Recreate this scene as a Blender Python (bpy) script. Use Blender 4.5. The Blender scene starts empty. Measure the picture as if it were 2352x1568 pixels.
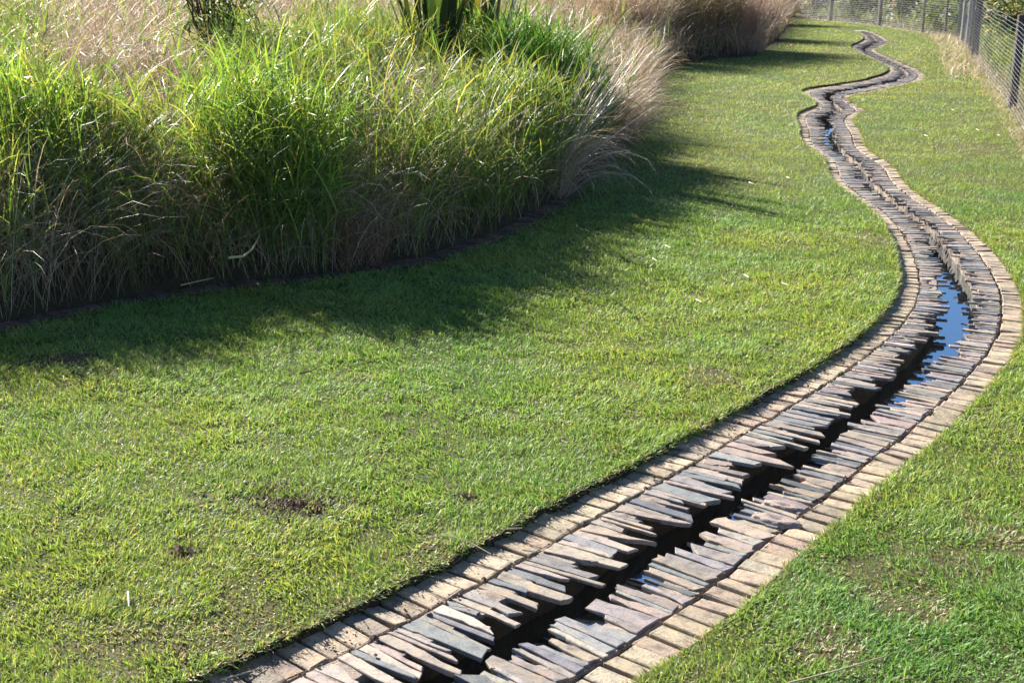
import bpy, bmesh, math
import numpy as np
from mathutils import Vector
from mathutils.geometry import delaunay_2d_cdt

R = np.random.default_rng(11)
scene = bpy.context.scene
COL = scene.collection

# ------------------------------------------------------------------ camera
CAM_H, FPX, PITCH = 2.8, 3000.0, math.atan2(891.0, 3000.0)
cam_data = bpy.data.cameras.new("camera")
cam = bpy.data.objects.new("camera", cam_data); COL.objects.link(cam)
cam.location = (0, 0, CAM_H)
cam.rotation_euler = (math.pi/2 - PITCH, 0, 0)
cam_data.sensor_width = 36.0
cam_data.lens = FPX/2352.0*36.0
cam_data.clip_start, cam_data.clip_end = 0.1, 4000
cam_data.dof.use_dof = True
cam_data.dof.focus_distance = 8.5
cam_data.dof.aperture_fstop = 5.6
scene.camera = cam

# ------------------------------------------------------------------ light
SUN_EL = math.radians(28)
SUN_AZ = (-0.62, 0.785)
world = bpy.data.worlds.new("World"); scene.world = world
world.use_nodes = True
nt = world.node_tree
sky = nt.nodes.new("ShaderNodeTexSky"); sky.sky_type = 'NISHITA'; sky.sun_disc = False
sky.sun_elevation = SUN_EL; sky.sun_rotation = math.atan2(SUN_AZ[0], SUN_AZ[1])
sky.dust_density = 0.0; sky.air_density = 0.8; sky.ozone_density = 4.0
bg = nt.nodes["Background"]; bg.inputs[1].default_value = 0.053
nt.links.new(sky.outputs[0], bg.inputs[0])
sun = bpy.data.lights.new("sun", 'SUN'); sun.energy = 5.0; sun.angle = math.radians(0.5)
sun.color = (1.0, 0.95, 0.86)
sun_ob = bpy.data.objects.new("sun", sun); COL.objects.link(sun_ob)
sv = Vector((SUN_AZ[0]*math.cos(SUN_EL), SUN_AZ[1]*math.cos(SUN_EL), math.sin(SUN_EL)))
sun_ob.rotation_euler = sv.to_track_quat('Z', 'Y').to_euler()
sun_ob.location = sv*60
scene.view_settings.view_transform = 'Standard'
scene.view_settings.look = 'None'
scene.view_settings.exposure = 1.85
scene.cycles.max_bounces = 8
scene.cycles.transparent_max_bounces = 8

# ------------------------------------------------------------------ helpers
def px(x, y, z=0.0):
    """where the photograph's point (2352 px wide frame) meets the level z"""
    u, v = (x-1176)/FPX, (784-y)/FPX
    d = np.array([u, math.cos(PITCH)+v*math.sin(PITCH), -math.sin(PITCH)+v*math.cos(PITCH)])
    return np.array([0, 0, CAM_H]) + d*((z-CAM_H)/d[2])

def lattice(seed, n=256):
    return np.random.default_rng(seed).random((n, n))
_LAT = {}
def noise(x, y, scale, seed=0):
    if seed not in _LAT: _LAT[seed] = lattice(seed)
    t = _LAT[seed]; x = np.asarray(x)/scale+57.3; y = np.asarray(y)/scale+31.7
    i = np.floor(x).astype(int); j = np.floor(y).astype(int); fx = x-i; fy = y-j
    fx = fx*fx*(3-2*fx); fy = fy*fy*(3-2*fy)
    g = lambda a, b: t[a % 256, b % 256]
    return (g(i, j)*(1-fx)+g(i+1, j)*fx)*(1-fy)+(g(i, j+1)*(1-fx)+g(i+1, j+1)*fx)*fy
def sstep(a, b, x):
    t = np.clip((np.asarray(x, float)-a)/(b-a), 0, 1); return t*t*(3-2*t)

def tag(o, label=None, cat=None, group=None, kind=None):
    if label: o["label"] = label
    if cat: o["category"] = cat
    if group: o["group"] = group
    if kind: o["kind"] = kind
    return o
def empty(name, loc):
    o = bpy.data.objects.new(name, None); o.empty_display_size = 0.2
    o.location = loc; COL.objects.link(o); return o

class Acc:
    """collects shapes (with a colour per vertex) for ONE mesh object"""
    def __init__(self): self.v = []; self.c = []; self.f = {}; self.n = 0
    def add(self, V, faces, C):
        V = np.asarray(V, np.float32).reshape(-1, 3)
        C = np.asarray(C, np.float32)
        if C.ndim == 1: C = np.tile(C, (len(V), 1))
        if C.shape[1] == 3: C = np.hstack([C, np.zeros((len(C), 1), np.float32)])
        self.v.append(V); self.c.append(C)
        for F in faces:
            F = np.asarray(F, np.int32)
            if F.ndim == 1: F = F[None]
            if len(F): self.f.setdefault(F.shape[1], []).append(F+self.n)
        self.n += len(V)
    def build(self, name, mat, parent=None, smooth=False, origin=None):
        V = np.concatenate(self.v); C = np.concatenate(self.c)
        base = np.zeros(3)
        if parent is not None: base = np.array(parent.matrix_basis.translation)
        org = np.array(origin, float) if origin is not None else (base if parent is not None else np.zeros(3))
        V = V-org.astype(np.float32)
        me = bpy.data.meshes.new(name)
        loops, starts, tot = [], [], 0
        for k, L in self.f.items():
            F = np.concatenate(L); loops.append(F.ravel())
            starts.append(tot+np.arange(len(F))*k); tot += F.size
        loops = np.concatenate(loops); starts = np.concatenate(starts)
        me.vertices.add(len(V)); me.vertices.foreach_set("co", V.ravel().astype(np.float32))
        me.loops.add(len(loops)); me.loops.foreach_set("vertex_index", loops.astype(np.int32))
        me.polygons.add(len(starts)); me.polygons.foreach_set("loop_start", starts.astype(np.int32))
        a = me.color_attributes.new("Col", 'FLOAT_COLOR', 'POINT')
        a.data.foreach_set("color", C.ravel().astype(np.float32))
        me.update(calc_edges=True)
        me.polygons.foreach_set("use_smooth", np.full(len(starts), smooth, dtype=bool))
        me.materials.append(mat)
        o = bpy.data.objects.new(name, me); COL.objects.link(o)
        if parent is not None: o.parent = parent; o.location = org-base
        else: o.location = org
        return o

def blades(acc, root, L, W, az, lean, curl, seg, C, Ctip=None, alpha=0.45, twist=None, wob=0.0, zmin=None, p=1.3, base=0.7):
    """N tapering grass blades; C (N,3) colour"""
    N = len(root)
    if N == 0: return
    s = np.linspace(0, 1, seg+1)
    sm = (s[1:]+s[:-1])/2
    th = lean[:, None]+curl[:, None]*sm[None]**p
    ds = (L/seg)[:, None]
    X = np.concatenate([np.zeros((N, 1)), np.cumsum(np.sin(th)*ds, 1)], 1)
    Z = np.concatenate([np.zeros((N, 1)), np.cumsum(np.cos(th)*ds, 1)], 1)
    ca, sa = np.cos(az)[:, None], np.sin(az)[:, None]
    wo = (R.normal(0, wob, N)*L)[:, None]*(s**2)[None] if wob else 0
    P = np.stack([root[:, :1]+ca*X-sa*wo, root[:, 1:2]+sa*X+ca*wo, root[:, 2:3]+Z], 2)
    if zmin is not None: P[:, :, 2] = np.maximum(P[:, :, 2], zmin[:, None] if np.ndim(zmin) else zmin)
    ths = lean[:, None]+curl[:, None]*s[None]**p
    tw = (R.normal(0, 0.7, N) if twist is None else twist)[:, None]
    ct, st = np.cos(tw), np.sin(tw)
    S = np.stack([-sa*ct+ca*np.cos(ths)*st, ca*ct+sa*np.cos(ths)*st, -np.sin(ths)*st], 2)
    prof = np.minimum(base+(1-base)*np.minimum(s*3, 1), 1)*np.sqrt(np.clip(1-s**2.2, 0, 1))
    hw = (W*0.5)[:, None]*prof[None]
    A = P-S*hw[:, :, None]; B = P+S*hw[:, :, None]
    V = np.empty((N, 2*seg+1, 3))
    V[:, 0:2*seg:2] = A[:, :seg]; V[:, 1:2*seg:2] = B[:, :seg]; V[:, 2*seg] = P[:, seg]
    lv = np.r_[np.repeat(s[:seg], 2), 1.0]
    if Ctip is None: Cv = np.repeat(C[:, None], 2*seg+1, 1)
    else:
        m = (np.clip((lv-0.55)/0.45, 0, 1))[None, :, None]; Cv = C[:, None]*(1-m)+Ctip[:, None]*m
    al = np.full((N, 2*seg+1, 1), alpha) if np.ndim(alpha) == 0 else np.repeat(alpha[:, None, None], 2*seg+1, 1)
    Cv = np.concatenate([Cv, al], 2)
    off = (np.arange(N)*(2*seg+1))[:, None]
    fs = []
    if seg > 1:
        q = np.array([[2*i, 2*i+1, 2*i+3, 2*i+2] for i in range(seg-1)])
        fs.append((off[:, :, None]+q[None]).reshape(-1, 4))
    t = np.array([[2*seg-2, 2*seg-1, 2*seg]])
    fs.append((off[:, :, None]+t[None]).reshape(-1, 3))
    acc.add(V.reshape(-1, 3), fs, Cv.reshape(-1, 4))

def pick(n, pal, wts, jit=0.18):
    pal = np.array(pal); w = np.array(wts, float); w /= w.sum()
    k = R.choice(len(pal), n, p=w)
    return np.clip(pal[k]*np.exp(R.normal(0, jit, (n, 1)))*np.exp(R.normal(0, jit*0.22, (n, 3))), 0.003, 0.9)

def tube(acc, pts, rad, C, k=6, alpha=0.0):
    pts = np.asarray(pts, float); n = len(pts)
    rad = np.broadcast_to(rad, (n,))
    t = np.gradient(pts, axis=0); t /= np.linalg.norm(t, axis=1)[:, None]+1e-9
    ref = np.array([0, 0, 1.0]) if abs(t[0][2]) < 0.9 else np.array([1.0, 0, 0])
    a = np.cross(t, ref); a /= np.linalg.norm(a, axis=1)[:, None]+1e-9
    b = np.cross(t, a)
    ph = np.arange(k)/k*2*np.pi
    V = pts[:, None]+rad[:, None, None]*(a[:, None]*np.cos(ph)[None, :, None]+b[:, None]*np.sin(ph)[None, :, None])
    i = np.arange(n-1)[:, None]*k; j = np.arange(k)[None]; j2 = (j+1) % k
    F = np.stack([i+j, i+j2, i+k+j2, i+k+j], 2).reshape(-1, 4)
    acc.add(V.reshape(-1, 3), [F, np.arange(k)[::-1], (n-1)*k+np.arange(k)], np.r_[np.asarray(C), alpha])

def leaf_cards(acc, P, size, C, alpha=0.4, ratio=0.45, droop=0.3):
    """pointed leaves: four-sided blades folded along the midrib"""
    N = len(P)
    az = R.uniform(0, 2*np.pi, N); el = R.normal(-droop, 0.5, N)
    d = np.stack([np.cos(az)*np.cos(el), np.sin(az)*np.cos(el), np.sin(el)], 1)
    s = np.stack([-np.sin(az), np.cos(az), np.zeros(N)], 1)
    n = np.cross(d, s); rl = R.normal(0, 0.7, N)[:, None]
    s = s*np.cos(rl)+n*np.sin(rl)
    L = (size*R.uniform(0.6, 1.3, N))[:, None]; w = L*ratio*0.5
    V = np.stack([P, P+d*L*0.45+s*w+n*L*0.06, P+d*L, P+d*L*0.45-s*w+n*L*0.06], 1)
    off = np.arange(N)[:, None]*4
    Cv = np.concatenate([np.repeat(C[:, None], 4, 1), np.full((N, 4, 1), alpha)], 2)
    acc.add(V.reshape(-1, 3), [off+np.array([[0, 1, 2]]), off+np.array([[0, 2, 3]])], Cv.reshape(-1, 4))

# ------------------------------------------------------------------ materials
def mat(name):
    m = bpy.data.materials.new(name); m.use_nodes = True
    return m, m.node_tree.nodes, m.node_tree.links, m.node_tree.nodes["Principled BSDF"]
def nd(ns, t, **kw):
    n = ns.new(t)
    for k, v in kw.items(): setattr(n, k, v)
    return n
def vcol(ns): return nd(ns, "ShaderNodeVertexColor", layer_name="Col")
def tnoise(ns, ls, scale, detail=4.0, coords=None, rough=0.6):
    n = ns.new("ShaderNodeTexNoise"); n.inputs["Scale"].default_value = scale
    n.inputs["Detail"].default_value = detail; n.inputs["Roughness"].default_value = rough
    if coords is not None: ls.new(coords, n.inputs["Vector"])
    return n
def ramp(ns, ls, src, stops):
    r = ns.new("ShaderNodeValToRGB"); e = r.color_ramp.elements
    while len(e) < len(stops): e.new(0.5)
    for i, (p, c) in enumerate(stops):
        e[i].position = p; e[i].color = (*c, 1) if np.ndim(c) else (c, c, c, 1)
    ls.new(src, r.inputs[0]); return r
def mult(ns, ls, a, b, fac=1.0, mode='MULTIPLY'):
    m = ns.new("ShaderNodeMixRGB"); m.blend_type = mode; m.inputs[0].default_value = fac
    ls.new(a, m.inputs[1]); ls.new(b, m.inputs[2]); return m
def geo(ns): return ns.new("ShaderNodeNewGeometry").outputs["Position"]

def foliage(name, rough, spec, gain=(1.25, 1.15, 0.7)):
    m, ns, ls, bs = mat(name)
    c = vcol(ns)
    ls.new(c.outputs[0], bs.inputs["Base Color"])
    bs.inputs["Roughness"].default_value = rough
    bs.inputs["Specular IOR Level"].default_value = spec
    tr = ns.new("ShaderNodeBsdfTranslucent")
    g = ns.new("ShaderNodeRGB"); g.outputs[0].default_value = (*gain, 1)
    ls.new(mult(ns, ls, c.outputs[0], g.outputs[0]).outputs[0], tr.inputs[0])
    mx = ns.new("ShaderNodeMixShader")
    ls.new(c.outputs[1], mx.inputs[0]); ls.new(bs.outputs[0], mx.inputs[1]); ls.new(tr.outputs[0], mx.inputs[2])
    ls.new(mx.outputs[0], ns["Material Output"].inputs[0])
    return m
M_LAWN = foliage("lawn_blade", 0.5, 0.35)
M_LONG = foliage("long_blade", 0.45, 0.45)
M_DRY = foliage("dry_blade", 0.5, 0.45, (1.1, 1.0, 0.85))
M_LEAF = foliage("leaf", 0.45, 0.4)

def soil_mat():
    m, ns, ls, bs = mat("soil")
    c = vcol(ns); p = geo(ns)
    n1 = tnoise(ns, ls, 60, 6, p); n2 = tnoise(ns, ls, 5, 4, p)
    r = ramp(ns, ls, n1.outputs[0], [(0.3, 0.55), (0.7, 1.3)])
    r2 = ramp(ns, ls, n2.outputs[0], [(0.3, 0.75), (0.7, 1.2)])
    a = mult(ns, ls, c.outputs[0], r.outputs[0]); b = mult(ns, ls, a.outputs[0], r2.outputs[0])
    ls.new(b.outputs[0], bs.inputs["Base Color"]); bs.inputs["Roughness"].default_value = 0.95
    bs.inputs["Specular IOR Level"].default_value = 0.2
    bp = ns.new("ShaderNodeBump"); bp.inputs["Strength"].default_value = 0.9; bp.inputs["Distance"].default_value = 0.02
    ls.new(n1.outputs[0], bp.inputs["Height"]); ls.new(bp.outputs[0], bs.inputs["Normal"])
    return m
M_SOIL = soil_mat()

def stone_mat(name, fine, lo, hi, bump, dist, rough, streak=0.0):
    m, ns, ls, bs = mat(name)
    c = vcol(ns); p = geo(ns)
    n1 = tnoise(ns, ls, fine, 8, p, 0.7); n2 = tnoise(ns, ls, 14, 5, p)
    r1 = ramp(ns, ls, n1.outputs[0], [(0.3, lo), (0.5, 1.0), (0.72, hi)])
    r2 = ramp(ns, ls, n2.outputs[0], [(0.30, (0.55, 0.52, 0.5)), (0.5, (1, 1, 1)), (0.68, (1.28, 1.14, 0.95))])
    a = mult(ns, ls, c.outputs[0], r1.outputs[0]); b = mult(ns, ls, a.outputs[0], r2.outputs[0])
    n3 = tnoise(ns, ls, 160, 2, p); r3 = ramp(ns, ls, n3.outputs[0], [(0.62, 1.0), (0.70, 0.35)])
    b = mult(ns, ls, b.outputs[0], r3.outputs[0], 0.7)
    ls.new(b.outputs[0], bs.inputs["Base Color"])
    bs.inputs["Roughness"].default_value = rough; bs.inputs["Specular IOR Level"].default_value = 0.35
    bp = ns.new("ShaderNodeBump"); bp.inputs["Strength"].default_value = bump; bp.inputs["Distance"].default_value = dist
    ls.new(n1.outputs[0], bp.inputs["Height"]); ls.new(bp.outputs[0], bs.inputs["Normal"])
    return m
M_BRICK = stone_mat("cobble", 70, 0.6, 1.3, 0.8, 0.008, 0.85)
M_SLATE = stone_mat("slate", 75, 0.66, 1.3, 0.5, 0.004, 0.7)
M_MORTAR = stone_mat("mortar", 120, 0.5, 1.35, 1.0, 0.012, 0.9)
M_WOOD = stone_mat("weathered_wood", 40, 0.55, 1.3, 0.6, 0.01, 0.8)

m, ns, ls, bs = mat("wire"); M_WIRE = m
ls.new(vcol(ns).outputs[0], bs.inputs["Base Color"]); bs.inputs["Metallic"].default_value = 0.6; bs.inputs["Roughness"].default_value = 0.45
m, ns, ls, bs = mat("water"); M_WATER = m
bs.inputs["Base Color"].default_value = (0.006, 0.008, 0.006, 1); bs.inputs["Roughness"].default_value = 0.02
bs.inputs["IOR"].default_value = 7.0
bs.inputs["Specular Tint"].default_value = (0.82, 0.92, 1.0, 1)
wn = tnoise(ns, ls, 6, 2, geo(ns)); bp = ns.new("ShaderNodeBump"); bp.inputs["Strength"].default_value = 0.06; bp.inputs["Distance"].default_value = 0.01
ls.new(wn.outputs[0], bp.inputs["Height"]); ls.new(bp.outputs[0], bs.inputs["Normal"])

# ------------------------------------------------------------------ layout
SEC = np.array([(-2.28,2.47,1.35),(-2.07,2.69,1.35),(-1.87,2.91,1.35),(-1.67,3.14,1.35),(-1.47,3.36,1.34),(-1.27,3.58,1.32),(-1.07,3.81,1.31),(-0.87,4.03,1.29),(-0.67,4.26,1.28),(-0.47,4.48,1.27),(-0.27,4.70,1.26),(-0.07,4.93,1.26),(0.13,5.15,1.27),(0.32,5.38,1.28),(0.51,5.62,1.28),(0.69,5.86,1.27),(0.87,6.10,1.24),(1.05,6.33,1.22),(1.24,6.57,1.21),(1.42,6.81,1.19),(1.60,7.05,1.19),(1.78,7.29,1.18),(1.97,7.52,1.17),(2.14,7.77,1.16),(2.32,8.01,1.15),(2.49,8.26,1.13),(2.66,8.50,1.12),(2.82,8.75,1.11),(2.98,9.01,1.10),(3.14,9.26,1.09),(3.28,9.53,1.07),(3.42,9.79,1.06),(3.54,10.07,1.04),(3.66,10.34,1.02),(3.76,10.63,1.01),(3.86,10.91,1.00),(3.95,11.20,0.99),(4.02,11.49,0.98),(4.09,11.78,0.97),(4.15,12.07,0.96),(4.21,12.37,0.95),(4.26,12.66,0.93),(4.31,12.96,0.91),(4.36,13.25,0.90),(4.40,13.55,0.89),(4.43,13.85,0.87),(4.45,14.15,0.86),(4.47,14.45,0.85),(4.48,14.75,0.85),(4.48,15.05,0.85),(4.49,15.35,0.86),(4.49,15.65,0.88),(4.50,15.95,0.89),(4.52,16.25,0.91),(4.55,16.55,0.92),(4.59,16.84,0.93),(4.64,17.14,0.93),(4.70,17.43,0.93),(4.75,17.73,0.92),(4.79,18.03,0.89),(4.82,18.33,0.86),(4.83,18.62,0.84),(4.84,18.92,0.84),(4.85,19.22,0.86),(4.86,19.52,0.89),(4.89,19.82,0.92),(4.93,20.12,0.95),(4.99,20.42,0.97),(5.04,20.71,0.99),(5.11,21.00,1.00),(5.17,21.30,0.99),(5.23,21.59,0.99),(5.28,21.89,0.98),(5.32,22.18,0.97),(5.37,22.48,0.97),(5.42,22.77,0.98),(5.48,23.07,1.00),(5.56,23.36,1.03),(5.65,23.64,1.05),(5.76,23.92,1.06),(5.89,24.19,1.05),(6.03,24.46,1.02),(6.13,24.74,0.95),(6.19,25.04,0.86),(6.23,25.33,0.79),(6.27,25.63,0.74),(6.29,25.93,0.73),(6.32,26.23,0.74),(6.35,26.53,0.78),(6.40,26.82,0.87),(6.48,27.11,0.99),(6.57,27.40,1.14),(6.69,27.67,1.28),(6.84,27.93,1.35),(7.01,28.18,1.35),(7.22,28.40,1.35),(7.43,28.61,1.31),(7.60,28.85,1.27),(7.77,29.10,1.25),(7.96,29.34,1.22),(8.15,29.57,1.19),(8.34,29.80,1.17),(8.52,30.04,1.17),(8.68,30.29,1.17),(8.83,30.55,1.15),(8.97,30.82,1.11),(9.10,31.09,1.07),(9.22,31.36,1.01),(9.33,31.64,0.96),(9.44,31.92,0.92),(9.53,32.21,0.88),(9.62,32.49,0.84),(9.70,32.78,0.80),(9.76,33.08,0.77),(9.82,33.37,0.73),(9.87,33.67,0.68),(9.91,33.96,0.64),(9.94,34.26,0.62),(9.97,34.56,0.62),(10.01,34.86,0.62),(10.04,35.16,0.62),(10.07,35.46,0.62),(10.10,35.76,0.62),(10.12,36.05,0.62),(10.16,36.35,0.62),(10.19,36.65,0.62),(10.22,36.95,0.62),(10.25,37.25,0.62),(10.28,37.55,0.62),(10.31,37.84,0.62),(10.34,38.14,0.62),(10.37,38.44,0.62),(10.40,38.74,0.62),(10.43,39.04,0.62),(10.46,39.34,0.62),(10.49,39.63,0.62),(10.53,39.93,0.62),(10.59,40.23,0.65),(10.67,40.52,0.69),(10.75,40.80,0.75),(10.84,41.09,0.81),(10.94,41.37,0.87),(11.05,41.65,0.92),(11.17,41.93,0.96),(11.28,42.21,0.97),(11.39,42.49,0.97),(11.50,42.77,0.96),(11.61,43.04,0.95),(11.72,43.32,0.94),(11.82,43.61,0.92),(11.91,43.89,0.91),(12.00,44.18,0.89),(12.08,44.47,0.86),(12.16,44.76,0.83),(12.24,45.05,0.80),(12.30,45.34,0.76),(12.37,45.63,0.73),(12.44,45.93,0.71),(12.50,46.22,0.67),(12.56,46.51,0.64),(12.61,46.81,0.62),(12.66,47.10,0.62),(12.71,47.40,0.62),(12.76,47.69,0.62),(12.81,47.99,0.62),(12.86,48.29,0.62),(12.91,48.58,0.62),(12.94,48.88,0.62),(12.97,49.18,0.62),(13.00,49.48,0.62),(13.02,49.78,0.62),(13.04,50.08,0.62),(13.05,50.38,0.62)])   # channel centre line x, y and overall width, from the near end to the far end
_d = np.r_[0, np.cumsum(np.hypot(*np.diff(SEC[:, :2], axis=0).T))]
CH_LEN = _d[-1]
US = np.arange(0, CH_LEN, 0.05)
CX, CY, CW = (np.interp(US, _d, SEC[:, k]) for k in range(3))
def _sm(a, n=5):
    for _ in range(n): a = np.r_[a[0], (a[:-2]+2*a[1:-1]+a[2:])/4, a[-1]]
    return a
CX, CY, CW = _sm(CX), _sm(CY), _sm(CW)
TX, TY = np.gradient(CX), np.gradient(CY); _l = np.hypot(TX, TY); TX, TY = _sm(TX/_l), _sm(TY/_l)
_l = np.hypot(TX, TY); TX, TY = TX/_l, TY/_l
NX, NY = TY, -TX                              # across the channel, from the left edge to the right edge
def chan(s, t):
    """point at length s along the channel, fraction t across it"""
    f = lambda A: np.interp(s, US, A)
    o = (np.asarray(t)-0.5)*f(CW)
    return f(CX)+f(NX)*o, f(CY)+f(NY)*o
def seg_of(y): return np.interp(y, CY, US)

KERB = np.array([px(*p)[:2] for p in [(0, 772), (180, 728), (350, 693), (520, 672), (700, 655), (860, 632), (1000, 605), (1120, 565), (1200, 530),
        (1300, 470), (1370, 390), (1430, 345), (1475, 300)]])
KERB = np.vstack([[-9.5, 7.2], [-6.2, 8.55], KERB])
BANKFAR = np.array([px(*p)[:2] for p in [(1500, 230), (1535, 160), (1620, 143), (1740, 132), (1790, 100), (1812, 70), (1818, 40)]]+[[9.0, 80.0]])
EDGE = np.vstack([KERB, BANKFAR])
def dens(P, step):
    d = np.r_[0, np.cumsum(np.hypot(*np.diff(P, axis=0).T))]; u = np.arange(0, d[-1]+1e-6, step)
    return np.stack([np.interp(u, d, P[:, k]) for k in (0, 1)], 1)
KD = dens(KERB, 0.05); KD = np.stack([_sm(KD[:, 0], 12), _sm(KD[:, 1], 12)], 1)
ED = dens(np.vstack([KD, BANKFAR]), 0.15)
FENCE = np.array([[6.6, 15.0], [7.9, 19.8], [9.4, 24.8], [11.0, 30.6], [12.8, 36.9], [14.2, 41.8], [15.1, 45.4], [15.0, 48.6], [14.6, 53.6], [13.4, 58.2], [12.2, 63.5], [10.0, 72.0], [7.0, 82.0]])
FD = dens(FENCE, 0.1)

# region raster: 1 lawn, 2 channel, 3 bank
GX0, GY0, GR = -10.0, 2.0, 0.025
GW, GH = int(28/GR), int(72/GR)
def raster(poly):
    m = np.zeros((GH, GW), bool)
    a = poly; b = np.roll(poly, -1, 0)
    for r in range(GH):
        y = GY0+(r+0.5)*GR
        k = (a[:, 1] <= y) != (b[:, 1] <= y)
        if not k.any(): continue
        xs = np.sort(a[k, 0]+(y-a[k, 1])/(b[k, 1]-a[k, 1])*(b[k, 0]-a[k, 0]))
        for i in range(0, len(xs)-1, 2):
            i0 = max(0, int(round((xs[i]-GX0)/GR))); i1 = min(GW, int(round((xs[i+1]-GX0)/GR)))
            if i1 > i0: m[r, i0:i1] = True
    return m
def rpoly(t0, t1, s0=0.0, s1=None):
    s = np.linspace(s0, (CH_LEN-0.05) if s1 is None else s1, 900)
    lx, ly = chan(s, t0); rx, ry = chan(s, t1)
    return np.vstack([np.stack([lx, ly], 1), np.stack([rx, ry], 1)[::-1]])
CH_POLY = rpoly(-0.018, 1.0)
m_bank = raster(np.vstack([ED, [[-40, 80.0], [-40, 5.0]]]))
m_fence = raster(np.vstack([FD, [[60, 82.0], [60, 10.0]]]))
m_chan = raster(CH_POLY)
REG = np.ones((GH, GW), np.uint8); REG[m_bank] = 3; REG[m_fence] = 4; REG[m_chan] = 2
def region(x, y):
    i = ((x-GX0)/GR).astype(int); j = ((y-GY0)/GR).astype(int)
    ok = (i >= 0) & (i < GW) & (j >= 0) & (j < GH)
    out = np.zeros(len(x), np.uint8); out[ok] = REG[j[ok], i[ok]]; return out
# which side of the channel, and how far from it (coarse grid)
QS = 0.2
qx, qy = np.meshgrid(np.arange(-12, 20, QS), np.arange(1, 75, QS))
sub = slice(0, None, 4)
dd = (qx[..., None]-CX[sub])**2+(qy[..., None]-CY[sub])**2
ki = dd.argmin(-1)
SIDE = ((qx-CX[sub][ki])*NX[sub][ki]+(qy-CY[sub][ki])*NY[sub][ki])
QD = np.sqrt(dd.min(-1))
del dd
def qlook(A, x, y):
    fx = np.clip((np.asarray(x)+12)/QS, 0, A.shape[1]-1.001); fy = np.clip((np.asarray(y)-1)/QS, 0, A.shape[0]-1.001)
    return A[fy.astype(int), fx.astype(int)]
def zlawn(x, y):
    s = qlook(SIDE, x, y)
    far = sstep(47, 50, y)
    return (np.where(s < 0, 0.042, 0.012))*(1-far)+0.02*far+0.012*(noise(x, y, 1.3, 5)-0.5)*sstep(0.6, 1.5, qlook(QD, x, y))
# bank height field
bx, by = np.meshgrid(np.arange(-26, 13, QS), np.arange(5, 82, QS))
es = ED[::2]
BD = np.full(bx.shape, 1e9)
for k in range(0, len(es), 40):
    BD = np.minimum(BD, ((bx[..., None]-es[k:k+40, 0])**2+(by[..., None]-es[k:k+40, 1])**2).min(-1))
BD = np.sqrt(BD)
def inside(poly, x, y):
    c = np.zeros(x.shape, bool); a = poly; b = np.roll(poly, -1, 0)
    for p, q in zip(a, b):
        if p[1] == q[1]: continue
        k = ((p[1] <= y) != (q[1] <= y)) & (x < p[0]+(y-p[1])/(q[1]-p[1])*(q[0]-p[0])); c ^= k
    return c
BD = np.where(inside(np.vstack([ED[::3], [[-60, 80.0], [-60, 0.0]]]), bx, by), BD, -BD)
def hbank(d): return np.where(d < 0.15, -0.06+0.06*np.clip(d/0.15, -1, 1), 0.05+1.0*(1-np.exp(-np.maximum(d-0.15, 0)/2.0))+0.02*np.maximum(d-3, 0))
BH = hbank(BD)+0.12*(noise(bx, by, 1.6, 8)-0.5)*sstep(0.5, 1.5, BD)
def blook(A, x, y):
    fx = np.clip((np.asarray(x, float)+26)/QS, 0, A.shape[1]-1.001); fy = np.clip((np.asarray(y, float)-5)/QS, 0, A.shape[0]-1.001)
    i, j = fx.astype(int), fy.astype(int); u, v = fx-i, fy-j
    return (A[j, i]*(1-u)+A[j, i+1]*u)*(1-v)+(A[j+1, i]*(1-u)+A[j+1, i+1]*u)*v
def on_bank(x, y, up=0.55):
    """where the sight line through a photo point first meets the plants on the bank (up metres above the soil)"""
    u, v = (x-1176)/FPX, (784-y)/FPX
    d = np.array([u, math.cos(PITCH)+v*math.sin(PITCH), -math.sin(PITCH)+v*math.cos(PITCH)])
    t = np.arange(8, 60, 0.05)
    P = np.array([0, 0, CAM_H])+d*t[:, None]
    k = np.argmax((P[:, 2] < blook(BH, P[:, 0], P[:, 1])+up) & (blook(BD, P[:, 0], P[:, 1]) > 0.1))
    return P[k, 0], P[k, 1]

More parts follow.
